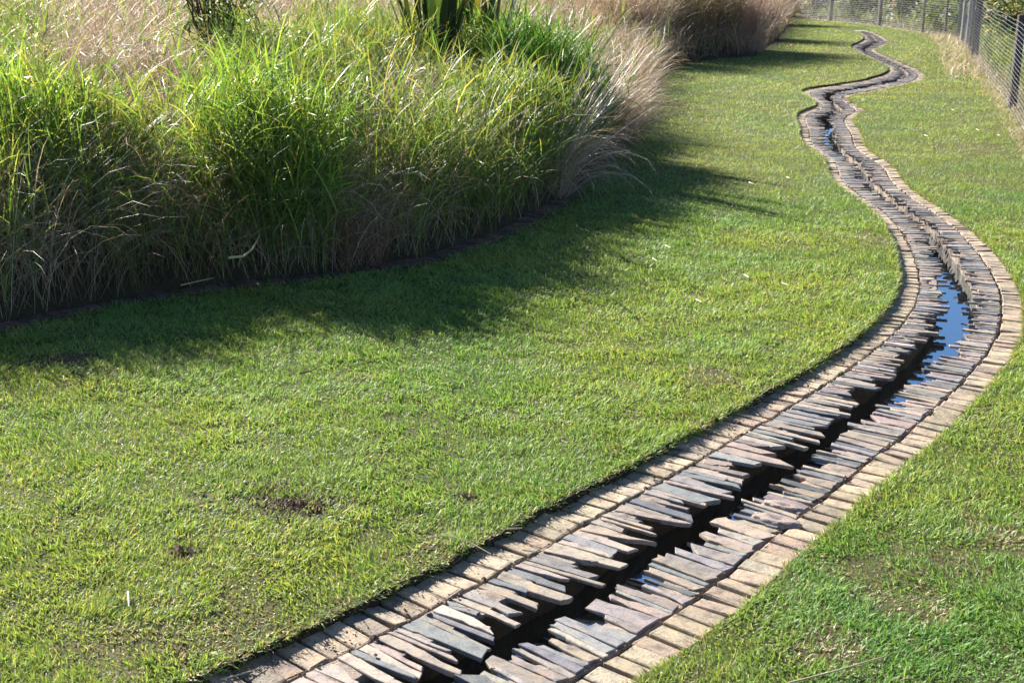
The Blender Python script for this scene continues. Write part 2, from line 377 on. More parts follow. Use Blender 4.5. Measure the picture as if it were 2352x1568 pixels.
# ------------------------------------------------------------------ ground
def build_ground():
    s = np.arange(0, CH_LEN-0.05, 0.08)
    Lx, Ly = chan(s, -0.018); Rx, Ry = chan(s, 1.0)
    jit = 0.03*(noise(s, s*0, 0.16, 3)-0.5)+0.035*(noise(s, s*0+9, 0.5, 3)-0.5); Lx, Ly = Lx+jit*np.interp(s, US, NX), Ly+jit*np.interp(s, US, NY); Rx = Rx+0.012*(noise(s, s*0, 0.15, 4)-0.5)
    hole = [Vector((x, y)) for x, y in zip(Lx, Ly)]+[Vector((x, y)) for x, y in zip(Rx[::-1], Ry[::-1])]
    nh = len(hole)
    gx, gy = np.meshgrid(np.arange(-9, 18, 0.6), np.arange(3, 72, 0.6)); gx, gy = gx.ravel(), gy.ravel()
    ok = qlook(QD, gx, gy) > qlook(np.full(QD.shape, 0.0), gx, gy)+0.95
    gx, gy = gx[ok], gy[ok]
    B = 2500.0
    outer = [Vector(p) for p in [(-B, -B), (B, -B), (B, B), (-B, B)]]
    mid = [Vector(p) for p in [(-30, -5), (30, -5), (30, 100), (-30, 100)]]
    pts = hole+outer+mid+[Vector((x, y)) for x, y in zip(gx, gy)]
    n1 = nh+4
    edges = [(i, (i+1) % nh) for i in range(nh)]+[(nh+i, nh+(i+1) % 4) for i in range(4)]
    vs, es_, fs, ov, _, _ = delaunay_2d_cdt(pts, edges, [], 0, 1e-6)
    V = np.array([(v.x, v.y) for v in vs])
    org = [o[0] if o else -1 for o in ov]
    Z = zlawn(V[:, 0], V[:, 1])
    for i, o in enumerate(org):
        if 0 <= o < nh: Z[i] = 0.042 if o < len(s) else 0.012
        elif nh <= o < nh+8: Z[i] = 0.0
    F = np.array([f for f in fs if len(f) == 3])
    cen = V[F].mean(1)
    hp = np.array([(h.x, h.y) for h in hole])
    F = F[~inside(hp, cen[:, 0], cen[:, 1])]
    acc = Acc()
    thatch = np.array([0.085, 0.085, 0.03])
    acc.add(np.column_stack([V, Z]), [F], thatch)
    # cut sod faces down to the paving
    for X, Y, z, sg in ((Lx, Ly, 0.042, 1), (Rx, Ry, 0.012, -1)):
        n = len(X); top = np.column_stack([X, Y, np.full(n, z)])
        bot = np.column_stack([X+0.012*sg*np.interp(s, US, NX), Y+0.012*sg*np.interp(s, US, NY), np.full(n, -0.04)])
        i = np.arange(n-1); q = np.stack([i, i+1, n+i+1, n+i], 1)
        acc.add(np.vstack([top, bot]), [q], (0.045, 0.03, 0.02))
    g = acc.build("ground", M_SOIL); tag(g, "soil ground under the lawn", None, None, "structure")
build_ground()

def build_hill():
    acc = Acc()
    ny, nx = bx.shape
    i = (np.arange(ny-1)[:, None]*nx+np.arange(nx-1)[None]).ravel()
    F = np.stack([i, i+1, i+nx+1, i+nx], 1)
    keep = BD.ravel()[F].max(1) > -0.5
    acc.add(np.column_stack([bx.ravel(), by.ravel(), BH.ravel()]), [F[keep]], (0.06, 0.045, 0.025))
    tag(acc.build("hill", M_SOIL, smooth=True), "planted earth bank rising behind the brick edging", None, None, "structure")
build_hill()

# ------------------------------------------------------------------ stone channel
root = empty("drainage_channel", (float(chan(3.0, 0.5)[0]), float(chan(3.0, 0.5)[1]), 0))
tag(root, "winding slate channel edged with tan cobbles, running through the lawn", "drainage channel")

def build_bed():
    s = np.arange(0, CH_LEN-0.05, 0.04); n = len(s)
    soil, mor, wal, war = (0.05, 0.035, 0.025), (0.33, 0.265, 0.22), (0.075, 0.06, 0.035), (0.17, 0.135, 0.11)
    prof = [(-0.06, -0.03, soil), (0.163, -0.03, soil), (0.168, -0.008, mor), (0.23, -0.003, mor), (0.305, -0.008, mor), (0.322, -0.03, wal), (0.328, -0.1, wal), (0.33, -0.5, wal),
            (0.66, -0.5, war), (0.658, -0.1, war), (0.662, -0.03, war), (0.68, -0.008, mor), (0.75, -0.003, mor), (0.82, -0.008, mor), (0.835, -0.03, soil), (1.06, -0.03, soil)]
    acc = Acc(); V = []; C = []
    for k, (t, z, c) in enumerate(prof):
        wall = 4 <= k <= 11
        j = (noise(s, s*0+k, 0.07, 20+k)-0.5)*(0.035 if wall else 0.0)+(noise(s, s*0+k, 0.3, 40+k)-0.5)*(0.03 if wall else 0)
        x, y = chan(s, t+j)
        zz = z+(noise(s, s*0+k*3, 0.05, 60+k)-0.5)*(0.014 if c is mor else 0.008)
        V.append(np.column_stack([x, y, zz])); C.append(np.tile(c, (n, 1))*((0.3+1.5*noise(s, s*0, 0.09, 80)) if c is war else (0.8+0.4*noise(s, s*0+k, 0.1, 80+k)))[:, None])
    V = np.stack(V, 1); C = np.stack(C, 1); m = len(prof)
    i = (np.arange(n-1)[:, None]*m+np.arange(m-1)[None]).ravel()
    acc.add(V.reshape(-1, 3), [np.stack([i, i+1, i+m+1, i+m], 1)], C.reshape(-1, 3))
    acc.build("mortar_bed", M_MORTAR, root)
build_bed()

def cobble(acc, c, u, v, hu, hv, col, top):
    """weathered cobble: bevelled block, half sizes hu (along u) and hv (along v)"""
    e = 0.007
    def ring(a, b, z, r=0.005):
        pts = []
        for sx, sy in ((-1, -1), (1, -1), (1, 1), (-1, 1)):
            for q in range(3):
                ang = math.atan2(sy, sx)+(q-1)*0.6
                pts.append(c[:2]+u*(sx*(a-r)+math.cos(ang)*r)+v*(sy*(b-r)+math.sin(ang)*r))
        return np.column_stack([np.array(pts), np.full(12, 0.0)+z])
    r0 = ring(hu, hv, top-0.05); r1 = ring(hu, hv, top-e*0.9); r2 = ring(hu-e*0.5, hv-e*0.5, top-e*0.25); r3 = ring(hu-e*1.6, hv-e*1.6, top)
    tl = R.normal(0, 0.004, 2)
    V = np.vstack([r0, r1, r2, r3])
    V[:, 2] += ((V[:, :2]-c[:2])@u)*tl[0]/hu+((V[:, :2]-c[:2])@v)*tl[1]/hv
    V[12:, 2] += R.normal(0, 0.0012, 36)
    F = []
    for k in range(3):
        for q in range(12): F.append((k*12+q, k*12+(q+1) % 12, k*12+12+(q+1) % 12, k*12+12+q))
    acc.add(V, [np.array(F), np.arange(36, 48)], col)

TAN = [(0.33, 0.27, 0.19), (0.37, 0.305, 0.22), (0.28, 0.225, 0.165), (0.33, 0.255, 0.19), (0.23, 0.185, 0.145)]
def build_edging(t0, t1):
    acc = Acc(); s = 0.3
    while s < CH_LEN-0.3:
        p = R.uniform(0.104, 0.118)
        a = np.array(chan(s, (t0+t1)/2)); a1 = np.array(chan(s+0.02, (t0+t1)/2)); u = (a1-a)/np.linalg.norm(a1-a); v = np.array([u[1], -u[0]])
        w = np.interp(s, US, CW)*(t1-t0)/2
        sp = np.linalg.norm(a1-a)/0.02
        cobble(acc, np.r_[a+R.normal(0, 0.004, 2), 0], u, v, p/2-0.004, w*R.uniform(0.95, 1.0), pick(1, TAN, [3, 3, 2, 2, 1], 0.1)[0], R.normal(0, 0.003))
        s += (p+R.uniform(0.002, 0.007))/sp
    return acc.build("cobble_edging", M_BRICK, root)
tag(build_edging(-0.035, 0.162), "cobble border along the higher lawn, fringed by grass shadow")
tag(build_edging(0.838, 1.0), "cobble border on the side nearer the fence")

SLATE = [(0.10, 0.105, 0.115), (0.145, 0.148, 0.155), (0.185, 0.183, 0.185), (0.225, 0.19, 0.17), (0.28, 0.23, 0.185), (0.255, 0.205, 0.175), (0.20, 0.178, 0.168), (0.31, 0.262, 0.215)]
def slab(acc, s, t_out, t_in, hw, thick, z0, col, ang):
    """split slate: jagged strip from t_out (cobble side) to t_in (over the water)"""
    a = np.array(chan(s, t_out)); b = np.array(chan(s, t_in))
    L = np.linalg.norm(b-a); u = (b-a)/L
    ca, sa = math.cos(ang), math.sin(ang); u = np.array([u[0]*ca-u[1]*sa, u[0]*sa+u[1]*ca]); v = np.array([-u[1], u[0]])
    n = 6; x = np.sort(np.r_[0, R.uniform(0.1, 0.93, n-2), 1])
    tap = R.choice([0.0, 0.15, 0.45], p=[0.5, 0.3, 0.2]); wid = hw*(1+R.uniform(-0.1, 0.1)-tap*x)
    sk = R.normal(0, 0.12)*hw
    up = wid+R.normal(0, 0.08*hw, n)+sk*x; lo = -wid+R.normal(0, 0.08*hw, n)+sk*x
    if R.random() < 0.35: k = R.integers(2, n-1); up[k:] -= hw*R.uniform(0.15, 0.5)        # a flake split off one side
    if R.random() < 0.35: k = R.integers(2, n-1); lo[k:] += hw*R.uniform(0.15, 0.5)
    cut = R.normal(0, 0.9)*hw                        # slanted, broken tip
    tipx = [(L+cut*0.6+R.normal(0, 0.004), up[-1])]
    if R.random() < 0.5: tipx.append((L+R.normal(0.0, 0.014), (up[-1]+lo[-1])/2+R.normal(0, 0.4)*hw))
    tipx.append((L-cut*0.6+R.normal(0, 0.004), lo[-1]))
    bc = R.normal(0, 0.25)*hw
    out = [(xx*L+(bc if i == 0 else 0), yy) for i, (xx, yy) in enumerate(zip(x[:-1], up[:-1]))]+tipx+[(xx*L-(bc if i == n-2 else 0), yy) for i, (xx, yy) in enumerate(zip(x[:-1][::-1], lo[:-1][::-1]))]
    out = np.array(out); m = len(out)
    cen = out.mean(0)
    tilt = R.normal(0, 0.007); rock = R.normal(0, 0.018)
    def lay(sc, z):
        q = cen+(out-cen)*sc
        q2 = a+q[:, :1]*u+q[:, 1:]*v
        return np.column_stack([q2, z+q[:, 0]*tilt+q[:, 1]*rock])
    e = np.stack([1-0.003/np.maximum(abs(out[:, 0]-cen[0]), 0.03), 1-0.0025/np.maximum(abs(out[:, 1]-cen[1]), 0.012)], 1)
    k1 = R.uniform(-0.008, 0.006, (m, 2))/np.maximum(np.abs(out-cen), 0.02)
    rings = [lay(e, z0), lay(np.ones((m, 2)), z0-0.0025), lay(1+k1*0.6, z0-thick*0.5), lay(0.97+k1, z0-thick)]
    rings[0][:, 2] += R.normal(0, 0.0008, m)
    V = np.vstack(rings); j = np.arange(m); j2 = (j+1) % m
    F = [np.stack([(k+1)*m+j, (k+1)*m+j2, k*m+j2, k*m+j], 1) for k in range(3)]
    acc.add(V, [np.concatenate(F), j, (3*m+j)[::-1]], col)

S_NEAR = float(seg_of(4.35))
far_slates = Acc()
count = {0: 0, 1: 0}
SLAB_LABEL = []
for side in (0, 1):
    s = 0.6; s_vis = S_NEAR if side == 0 else S_NEAR-0.1
    depth = 0.0
    while s < CH_LEN-0.3:
        W = float(np.interp(s, US, CW))
        hw = R.choice([R.uniform(0.013, 0.022), R.uniform(0.022, 0.033), R.uniform(0.033, 0.052)], p=[0.4, 0.42, 0.18])*(1.0 if W > 1.1 else 0.8)
        q = R.random()
        if side == 0:
            to = 0.170+R.uniform(0, 0.010); ti = R.uniform(0.37, 0.45) if q < 0.5 else R.uniform(0.44, 0.52) if q < 0.85 else R.uniform(0.30, 0.35)
        else:
            to = 0.826-R.uniform(0, 0.016); ti = R.uniform(0.57, 0.63) if q < 0.55 else R.uniform(0.52, 0.58) if q < 0.9 else R.uniform(0.64, 0.68)
        yc = float(chan(s, 0.5)[1]); wide = sstep(7.8, 8.8, yc)*(1-sstep(12.6, 13.6, yc)); far = sstep(13.5, 15, yc)
        ti = ti+(wide*0.075+far*0.035-0.012*(1-sstep(6.8, 8.0, yc)))*(-1 if side == 0 else 0.5)
        if W < 0.75: ti = 0.5+(ti-0.5)*1.1
        col = pick(1, SLATE, [2, 3, 3, 3, 3.5, 2.5, 3, 3], 0.14)[0]
        sc = s+hw/1.0
        if side == 1 and abs(float(chan(sc, 0.7)[1])-6.93) < 0.06: s = sc+hw+0.004; continue      # bare mortar humps lie here
        args = (sc, to, ti, hw, R.uniform(0.014, 0.028), R.uniform(-0.001, 0.007), col, R.normal(0, 0.055)+(0.03 if side == 0 else -0.02))
        if s >= s_vis and count[side] < 50:
            acc = Acc(); slab(acc, *args)
            pp = chan(sc, (to+ti)/2)
            o = acc.build("slate_slab", M_SLATE, root, origin=(float(pp[0]), float(pp[1]), 0))
            count[side] += 1
        else: slab(far_slates, *args)
        s = sc+hw+R.choice([0.003, 0.008, 0.016, 0.03], p=[0.4, 0.3, 0.2, 0.1])
o = far_slates.build("slate_slab", M_SLATE, root); tag(o, kind="stuff")

def lump(cx, cy, rx, ry, rz, ang):
    bm = bmesh.new(); bmesh.ops.create_icosphere(bm, subdivisions=4, radius=1)
    V = np.array([v.co[:] for v in bm.verts]); F = np.array([[v.index for v in f.verts] for f in bm.faces]); bm.free()
    n = noise(V[:, 0]+V[:, 2]*0.7, V[:, 1]-V[:, 2]*0.4, 0.35, 71)+0.4*noise(V[:, 0]-V[:, 2], V[:, 1], 0.12, 72)
    V = V*(0.75+0.35*n)[:, None]
    dent = np.exp(-((V[:, 0]-0.1)**2+(V[:, 1])**2)/0.1)*(V[:, 2] > 0)*0.45
    V[:, 2] = np.minimum(V[:, 2], 0.7)-dent
    V = V*np.array([rx, ry, rz]); ca, sa = math.cos(ang), math.sin(ang)
    V = np.column_stack([cx+V[:, 0]*ca-V[:, 1]*sa, cy+V[:, 0]*sa+V[:, 1]*ca, V[:, 2]-0.004])
    a = Acc(); a.add(V, [F], (0.36, 0.29, 0.26)); return a.build("mortar_hump", M_MORTAR, root, smooth=True, origin=(cx, cy, 0))
p1 = px(1783, 1197); p2 = px(1800, 1165)
lump(p1[0], p1[1], 0.135, 0.055, 0.038, -0.55); lump(p2[0], p2[1], 0.12, 0.04, 0.034, -0.55)

def build_water():
    s = np.arange(0, CH_LEN-0.1, 0.3); n = len(s)
    lx, ly = chan(s, 0.3); rx, ry = chan(s, 0.7)
    acc = Acc(); i = np.arange(n-1)
    acc.add(np.vstack([np.column_stack([lx, ly, np.full(n, -0.165)]), np.column_stack([rx, ry, np.full(n, -0.165)])]), [np.stack([i, n+i, n+i+1, i+1], 1)], (0.01, 0.01, 0.01))
    tag(acc.build("water", M_WATER), "still dark water in the slate channel", None, None, "structure")
build_water()

# brick edging at the foot of the bank
def build_kerb():
    acc = Acc(); d = np.r_[0, np.cumsum(np.hypot(*np.diff(KD, axis=0).T))]; s = 0.2
    while s < d[-1]-0.3:
        a = np.array([np.interp(s, d, KD[:, k]) for k in (0, 1)]); b = np.array([np.interp(s+0.05, d, KD[:, k]) for k in (0, 1)])
        u = (b-a)/np.linalg.norm(b-a); v = np.array([-u[1], u[0]])
        cobble(acc, np.r_[a+v*0.05+R.normal(0, 0.004, 2), 0], u, v, 0.054, 0.1, pick(1, [(0.10, 0.065, 0.05), (0.13, 0.08, 0.06), (0.08, 0.06, 0.05)], [1, 1, 1], 0.15)[0], 0.052+R.normal(0, 0.006))
        s += 0.114
    tag(acc.build("brick_edging", M_BRICK), "dark brick edging in shade at the foot of the long grass", "edging")
build_kerb()

# ------------------------------------------------------------------ mown lawn
GREEN = [(0.205, 0.33, 0.072), (0.155, 0.28, 0.065), (0.26, 0.36, 0.085), (0.315, 0.365, 0.10), (0.46, 0.40, 0.22)]
BARE = [(690, 1178, 0.20), (625, 1130, 0.09), (590, 1165, 0.10), (150, 838, 0.22), (260, 870, 0.12), (430, 1290, 0.07), (1062, 1160, 0.06), (942, 1016, 0.06), (1590, 690, 0.10),
        (480, 1165, 0.08), (1000, 1385, 0.08)]
BARE = [(*px(x, y)[:2], r) for x, y, r in BARE]
DRYP = [(640, 1520, 0.5), (330, 1500, 0.35), (1000, 1300, 0.22), (560, 1420, 0.3), (2150, 1290, 0.25), (2090, 1385, 0.25), (1900, 1500, 0.2), (2020, 560, 0.4), (1650, 880, 0.3), (2250, 345, 0.8), (2300, 1250, 0.3), (1990, 1330, 0.3)]
DRYP = [(*px(x, y)[:2], r) for x, y, r in DRYP]
lawn = Acc()
def lawn_band(y0, y1, den, Lm, Wm, seg):
    hx = lambda y: 0.392*y*1.1+0.7
    n = int((y1-y0)*2*hx(y1)*den)
    ya, yb = (y0 if y0 < 4 else y0*0.85), y1*1.17; n = int((yb-ya)*2*hx(yb)*den)
    x = R.uniform(-hx(yb), hx(yb), n); y = R.uniform(ya, yb, n); yj = y*np.exp(R.uniform(-0.15, 0.15, n))
    ok = (np.abs(x) < hx(y)) & (region(x, y) == 1) & (yj >= (0 if y0 < 4 else y0)) & (yj < y1)
    x, y = x[ok], y[ok]
    keep = R.random(len(x)) < 0.55+0.6*noise(x, y, 0.10, 1)*(0.6+0.8*noise(x, y, 0.6, 6))
    bare = np.zeros(len(x)); dry = np.zeros(len(x))
    for cx, cy, r in BARE:
        q = np.hypot((x-cx)/1.5, y-cy)/r+0.9*(noise(x, y, 0.07, 2)-0.5); bare = np.maximum(bare, 1-sstep(0.6, 1.05, q))
    for cx, cy, r in DRYP:
        q = np.hypot(x-cx, y-cy)/r+1.2*(noise(x, y, 0.12, 12)-0.5); dry = np.maximum(dry, 1-sstep(0.3, 1.1, q))
    kb = blook(BD, np.clip(x, -25, 12), np.clip(y, 5.5, 81))
    worn = sstep(-0.35, -0.02, kb)
    keep &= R.random(len(x)) > np.maximum(bare*0.72, worn*0.75)
    x, y, dry = x[keep], y[keep], dry[keep]
    n = len(x)
    z = zlawn(x, y)-0.004
    g = noise(x, y, 0.9, 3)*0.6+noise(x, y, 3.5, 4)*0.4
    tall = noise(x, y, 0.16, 7)
    L = Lm*R.uniform(0.6, 1.25, n)*(0.55+0.9*tall)*(1-0.25*dry)
    w = Wm*R.uniform(0.7, 1.3, n)
    C = pick(n, GREEN, [5, 4, 3, 1.4, 0.4], 0.11)
    C *= (1+0.5*(g-0.5)[:, None]*np.array([1.6, 0.5, 0.3]))
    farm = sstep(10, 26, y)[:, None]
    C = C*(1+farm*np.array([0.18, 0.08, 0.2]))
    st = R.random(n) < dry*0.6+0.03
    C[st] = pick(int(st.sum()), [(0.42, 0.33, 0.20), (0.30, 0.22, 0.13), (0.5, 0.42, 0.28)], [3, 2, 1], 0.15)
    lean = np.abs(R.normal(0.75, 0.38, n)); lean[st] += 0.4
    al = np.where(st, 0.2, 0.42)
    blades(lawn, np.column_stack([x, y, z]), L, w, 9*noise(x, y, 0.5, 31)+R.normal(0, 1.2, n), lean, R.uniform(0.1, 1.0, n), seg, np.clip(C, 0.004, 0.9), alpha=al)
lawn_band(3.4, 6.5, 13000, 0.046, 0.0050, 2)
lawn_band(6.5, 9.5, 9500, 0.048, 0.0055, 2)
lawn_band(9.5, 14, 6000, 0.052, 0.0062, 2)
lawn_band(14, 21, 2600, 0.056, 0.008, 1)
lawn_band(21, 33, 1150, 0.058, 0.012, 1)
lawn_band(33, 66, 420, 0.060, 0.020, 1)
# ragged fringe hanging over the cut edge beside the paving
for t, sg, nn in ((-0.018, 1, 1000), (1.0, -1, 420)):
    s = R.uniform(0.2, CH_LEN*0.6, int(nn*CH_LEN*0.6))
    s = s[R.random(len(s)) < 0.25+1.1*noise(s, s*0+t, 0.14, 33)*noise(s, s*0+t, 0.6, 34)*1.6]
    x, y = chan(s, t-sg*R.uniform(-0.012, 0.04, len(s))); n = len(s)
    nx, ny = np.interp(s, US, NX)*sg, np.interp(s, US, NY)*sg
    az = np.arctan2(ny, nx)+R.normal(0, 0.9, n)
    C = pick(n, GREEN+[(0.40, 0.31, 0.18), (0.22, 0.16, 0.09)], [4, 4, 2, 1, 1, 2.5, 3.5], 0.2)
    z = 0.034 if t < 0.5 else 0.006
    blades(lawn, np.column_stack([x, y, z+R.uniform(-0.045 if t < 0.5 else -0.015, 0.008, n)]), R.uniform(0.02, 0.065, n), R.uniform(0.003, 0.005, n)*(1+y*0.03), az, R.uniform(0.2, 1.4, n), R.uniform(0.2, 1.3, n), 2, C, alpha=0.35)
tag(lawn.build("lawn_grass", M_LAWN), "short mown green grass on both sides of the slate channel", "grass", None, "stuff")
del lawn

# ------------------------------------------------------------------ long grass on the bank
LGREEN = [(0.12, 0.205, 0.042), (0.165, 0.245, 0.05), (0.08, 0.15, 0.035), (0.22, 0.28, 0.06), (0.31, 0.29, 0.085)]
STRAW = [(0.45, 0.37, 0.25), (0.36, 0.27, 0.18), (0.56, 0.49, 0.37), (0.24, 0.16, 0.10), (0.38, 0.28, 0.20)]
BROWN = [(0.20, 0.12, 0.075), (0.30, 0.19, 0.12), (0.15, 0.09, 0.055), (0.36, 0.26, 0.18)]
def scr(x, y, z):
    d = np.stack([x, y, z-CAM_H]); f = d[1]*math.cos(PITCH)-d[2]*math.sin(PITCH); u = d[1]*math.sin(PITCH)+d[2]*math.cos(PITCH)
    return 1176+FPX*d[0]/f, 784-FPX*u/f
def green_tuft(acc, x, y, z, n_each, h, wide, az0=None, spread=np.pi, lean0=0.15, yel=1.0, pal=LGREEN):
    """stems with leaves at several heights, n_each leaves on every stem"""
    N = len(x)
    az = R.uniform(0, 2*np.pi, N) if az0 is None else az0+R.normal(0, spread, N)
    L = h*R.uniform(0.7, 1.15, N); lean = np.abs(R.normal(lean0, 0.16, N)); cur = R.uniform(0.1, 0.7, N)
    C = pick(N, pal+[(0.26, 0.22, 0.09)], [3, 2, 3, 1, 0.5, 1], 0.2)
    blades(acc, np.column_stack([x, y, z]), L, np.full(N, 0.0042)*R.uniform(0.8, 1.3, N), az, lean, cur, 4, C, alpha=0.3, zmin=np.full(N, 0.015))
    k = np.repeat(np.arange(N), n_each); M = len(k)
    f = R.uniform(0.25, 0.95, M)
    r = L[k]*f; th = lean[k]+cur[k]*0.35*f
    lx = x[k]+np.cos(az[k])*np.sin(th)*r; ly = y[k]+np.sin(az[k])*np.sin(th)*r; lz = z[k]+np.cos(th)*r
    C = pick(M, pal, [4, 4, 3, 2*yel, 0.8*yel], 0.2)
    tip = np.where(R.random((M, 1)) < 0.25*yel, np.array([[0.40, 0.32, 0.08]]), C)
    blades(acc, np.column_stack([lx, ly, lz]), (h[k] if np.ndim(h) else h)*R.uniform(0.25, 0.58, M), wide*R.uniform(0.6, 1.3, M), R.uniform(0, 2*np.pi, M), np.abs(R.normal(0.5, 0.32, M)), R.uniform(0.0, 1.35, M), 4, C, tip, alpha=0.5, wob=0.06, zmin=np.full(M, 0.015))
def dry_tuft(acc, x, y, z, h, w, az0=None, spread=np.pi, lean0=0.35, droop=(0.6, 2.2), pal=STRAW, wts=None, seg=6):
    N = len(x)
    az = R.uniform(0, 2*np.pi, N) if az0 is None else az0+R.normal(0, spread, N)
    C = pick(N, pal, wts or [1]*len(pal), 0.2)
    blades(acc, np.column_stack([x, y, z]), h*R.uniform(0.6, 1.2, N), w*R.uniform(0.7, 1.4, N), az, np.abs(R.normal(lean0, 0.22, N)), R.uniform(*droop, N), seg, C, alpha=0.3, wob=0.1, zmin=np.full(N, 0.015), p=1.6)

gm, dm = Acc(), Acc()
CLEAR = [(*on_bank(x, y, 0.8), r) for x, y, r in ((1000, 95, 0.4), (1110, 90, 0.4), (1060, 100, 0.3), (1215, 90, 0.2), (490, 90, 0.35))]
def clear(x, y):
    k = np.ones(len(x), bool)
    for cx, cy, r in CLEAR: k &= np.hypot(x-cx, (y-cy+r*0.4)) > r
    return k
def zone(x, y, items):
    u, v = scr(x, y, blook(BH, x, y)+0.6); o = np.zeros(len(x))
    for a, b, ra, rb, wgt in items: o += wgt*np.exp(-(((u-a)/ra)**2+((v-b)/rb)**2))
    return o
ZG = [(620, 300, 150, 140, 1.2), (1230, 180, 170, 110, 1.5), (80, 260, 170, 130, 0.7), (760, 130, 150, 90, 0.5), (1050, 130, 200, 80, 0.6), (1010, 330, 200, 130, 0.4), (20, 40, 120, 60, 0.3)]
ZD = [(270, 110, 170, 100, 1.5), (910, 240, 90, 100, 1.3), (800, 420, 80, 110, 0.9), (1430, 230, 90, 140, 1.3), (640, 60, 120, 60, 0.8), (1340, 40, 170, 60, 0.6), (130, 480, 200, 80, 0.6), (850, 40, 100, 50, 0.5)]
def bank_band(y0, y1, dg, dd_, wide, dmax):
    hx = 0.392*y1*1.12+1.6
    A = (y1-y0)*2*hx
    def samp(den):
        n = int(A*den); x = R.uniform(-hx, hx, n); y = R.uniform(y0, y1, n)
        ok = (np.abs(x) < 0.392*y*1.1+1.6); x, y = x[ok], y[ok]
        x = np.clip(x, -25.5, 12.5)
        d = blook(BD, x, y); ok = (d > 0.16) & (d < dmax) & clear(x, y); x, y, d = x[ok], y[ok], d[ok]
        dn = 0.6+0.4*(d < 1.2)
        ok = R.random(len(x)) < dn; return x[ok], y[ok], d[ok]
    x, y, d = samp(dg)
    zg, zd = zone(x, y, ZG), zone(x, y, ZD)
    p = np.clip(0.22+0.55*(noise(x, y, 0.7, 9)-0.35)+zg*0.8-zd*0.6, 0.05, 1)
    if y0 >= 21: p = p*0.35
    ok = R.random(len(x)) < p; x, y, d = x[ok], y[ok], d[ok]
    h = 1.02*(0.42+0.95*noise(x, y, 0.5, 14))
    for hh in (0.8, 1.0):
        k = R.random(len(x)) < 0.5
        green_tuft(gm, x[k], y[k], blook(BH, x[k], y[k])-0.02, 4, h[k]*hh, wide)
    x, y, d = samp(dd_)
    zg, zd = zone(x, y, ZG), zone(x, y, ZD)
    p = np.clip(0.5+0.6*(noise(x, y, 0.8, 10)-0.4)-zg*0.3+zd*0.7, 0.12, 1)*(0.55+0.45*sstep(0.2, 0.7, d))
    if y0 >= 21: p = np.clip(p+0.3, 0, 1)
    ok = R.random(len(x)) < p; x, y, d = x[ok], y[ok], d[ok]
    br = noise(x, y, 0.8, 15) > 0.55
    for sel, pal in ((br, BROWN+STRAW[:2]), (~br, STRAW)):
        dry_tuft(dm, x[sel], y[sel], blook(BH, x[sel], y[sel])-0.02, 1.12*(0.7+0.6*noise(x[sel], y[sel], 0.6, 16)), wide*0.40, pal=pal)
bank_band(6.5, 12.5, 760, 1250, 0.0098, 30)
bank_band(12.5, 21, 430, 480, 0.0135, 30)
bank_band(21, 34, 130, 210, 0.016, 20)
bank_band(34, 66, 40, 130, 0.022, 12)
tag(gm.build("long_grass", M_LONG), "unmown long green grass covering the bank behind the brick edging", "long grass", None, "stuff")
tag(dm.build("dry_grass", M_DRY), "tangled straw-coloured dry grass running through the green on the bank", "dry grass", None, "stuff")
del gm, dm

# single tufts that stand out from the mass
def disc(cx, cy, r, n):
    q = np.sqrt(R.random(n))*r; a = R.uniform(0, 2*np.pi, n)
    x, y = cx+q*np.cos(a), cy+q*np.sin(a)
    z = blook(BH, x, y); d = blook(BD, x, y); k = d > 0.05
    return x[k], y[k], z[k]-0.02
def clump(p, r, kind, n, label, h=1.0, name="grass_clump", cat="grass clump", group="standout grass clumps on the bank", xy=None, **kw):
    cx, cy = on_bank(*p, up=0.7) if xy is None else xy
    acc = Acc(); x, y, z = disc(cx, cy, r, n)
    if kind == 'g': green_tuft(acc, x, y, z, 5, h, kw.pop('wide', 0.0115), **kw)
    else: dry_tuft(acc, x, y, z, h, kw.pop('wide', 0.0035), **kw)
    o = acc.build(name, M_LONG if kind == 'g' else M_DRY, origin=(cx, cy, float(blook(BH, cx, cy))))
    return tag(o, label, cat, group)
BRIGHT = [(0.15, 0.28, 0.04), (0.20, 0.32, 0.05), (0.11, 0.21, 0.035), (0.26, 0.35, 0.065), (0.33, 0.33, 0.08)]
DEEP = [(0.06, 0.18, 0.02), (0.08, 0.21, 0.02), (0.045, 0.13, 0.018), (0.12, 0.23, 0.025), (0.16, 0.22, 0.03)]
clump((610, 330), 0.55, 'g', 420, "bright green clump of broad upright blades, in the middle of the bank front", 1.2, wide=0.0125, yel=0.5, pal=BRIGHT)
clump((690, 420), 0.28, 'g', 110, "smaller green clump with bare stems leaning over the shaded bank face", 0.95, wide=0.0125, yel=0.5, pal=BRIGHT)
clump((1230, 180), 0.60, 'g', 520, "dense vivid green mound of grass beside the silvery dry stalks", 1.32, wide=0.0125, yel=0.3, pal=DEEP)
clump((1340, 230), 0.35, 'g', 220, "dark green hanging grass below the vivid mound, at the bank's corner", 1.05, wide=0.0115, yel=0.3, pal=DEEP)
clump((70, 290), 0.5, 'g', 220, "long broad-bladed green clump at the left end of the bank", 1.15, wide=0.0145, pal=BRIGHT)
clump((250, 300), 0.35, 'g', 110, "yellowing green clump with arching blades below the pale straw heap", 1.0, wide=0.0125, yel=2.5)
clump((760, 130), 0.6, 'g', 200, "yellow-green clump between the reddish tuft and the dark shrub", 1.0, yel=2)
clump((1000, 120), 0.6, 'g', 260, "light green clump in front of the broad flax leaves", 1.0, yel=1.6, pal=BRIGHT)
clump((270, 110), 0.75, 'd', 1500, "heap of fine pale pinkish straw flopping over beside the dark shrub", 1.3, wide=0.005, pal=[(0.46, 0.36, 0.27), (0.52, 0.43, 0.34), (0.36, 0.26, 0.19)], droop=(1.4, 2.6), name="straw_tuft", cat="dry grass tuft", group="dry grass tufts on the bank")
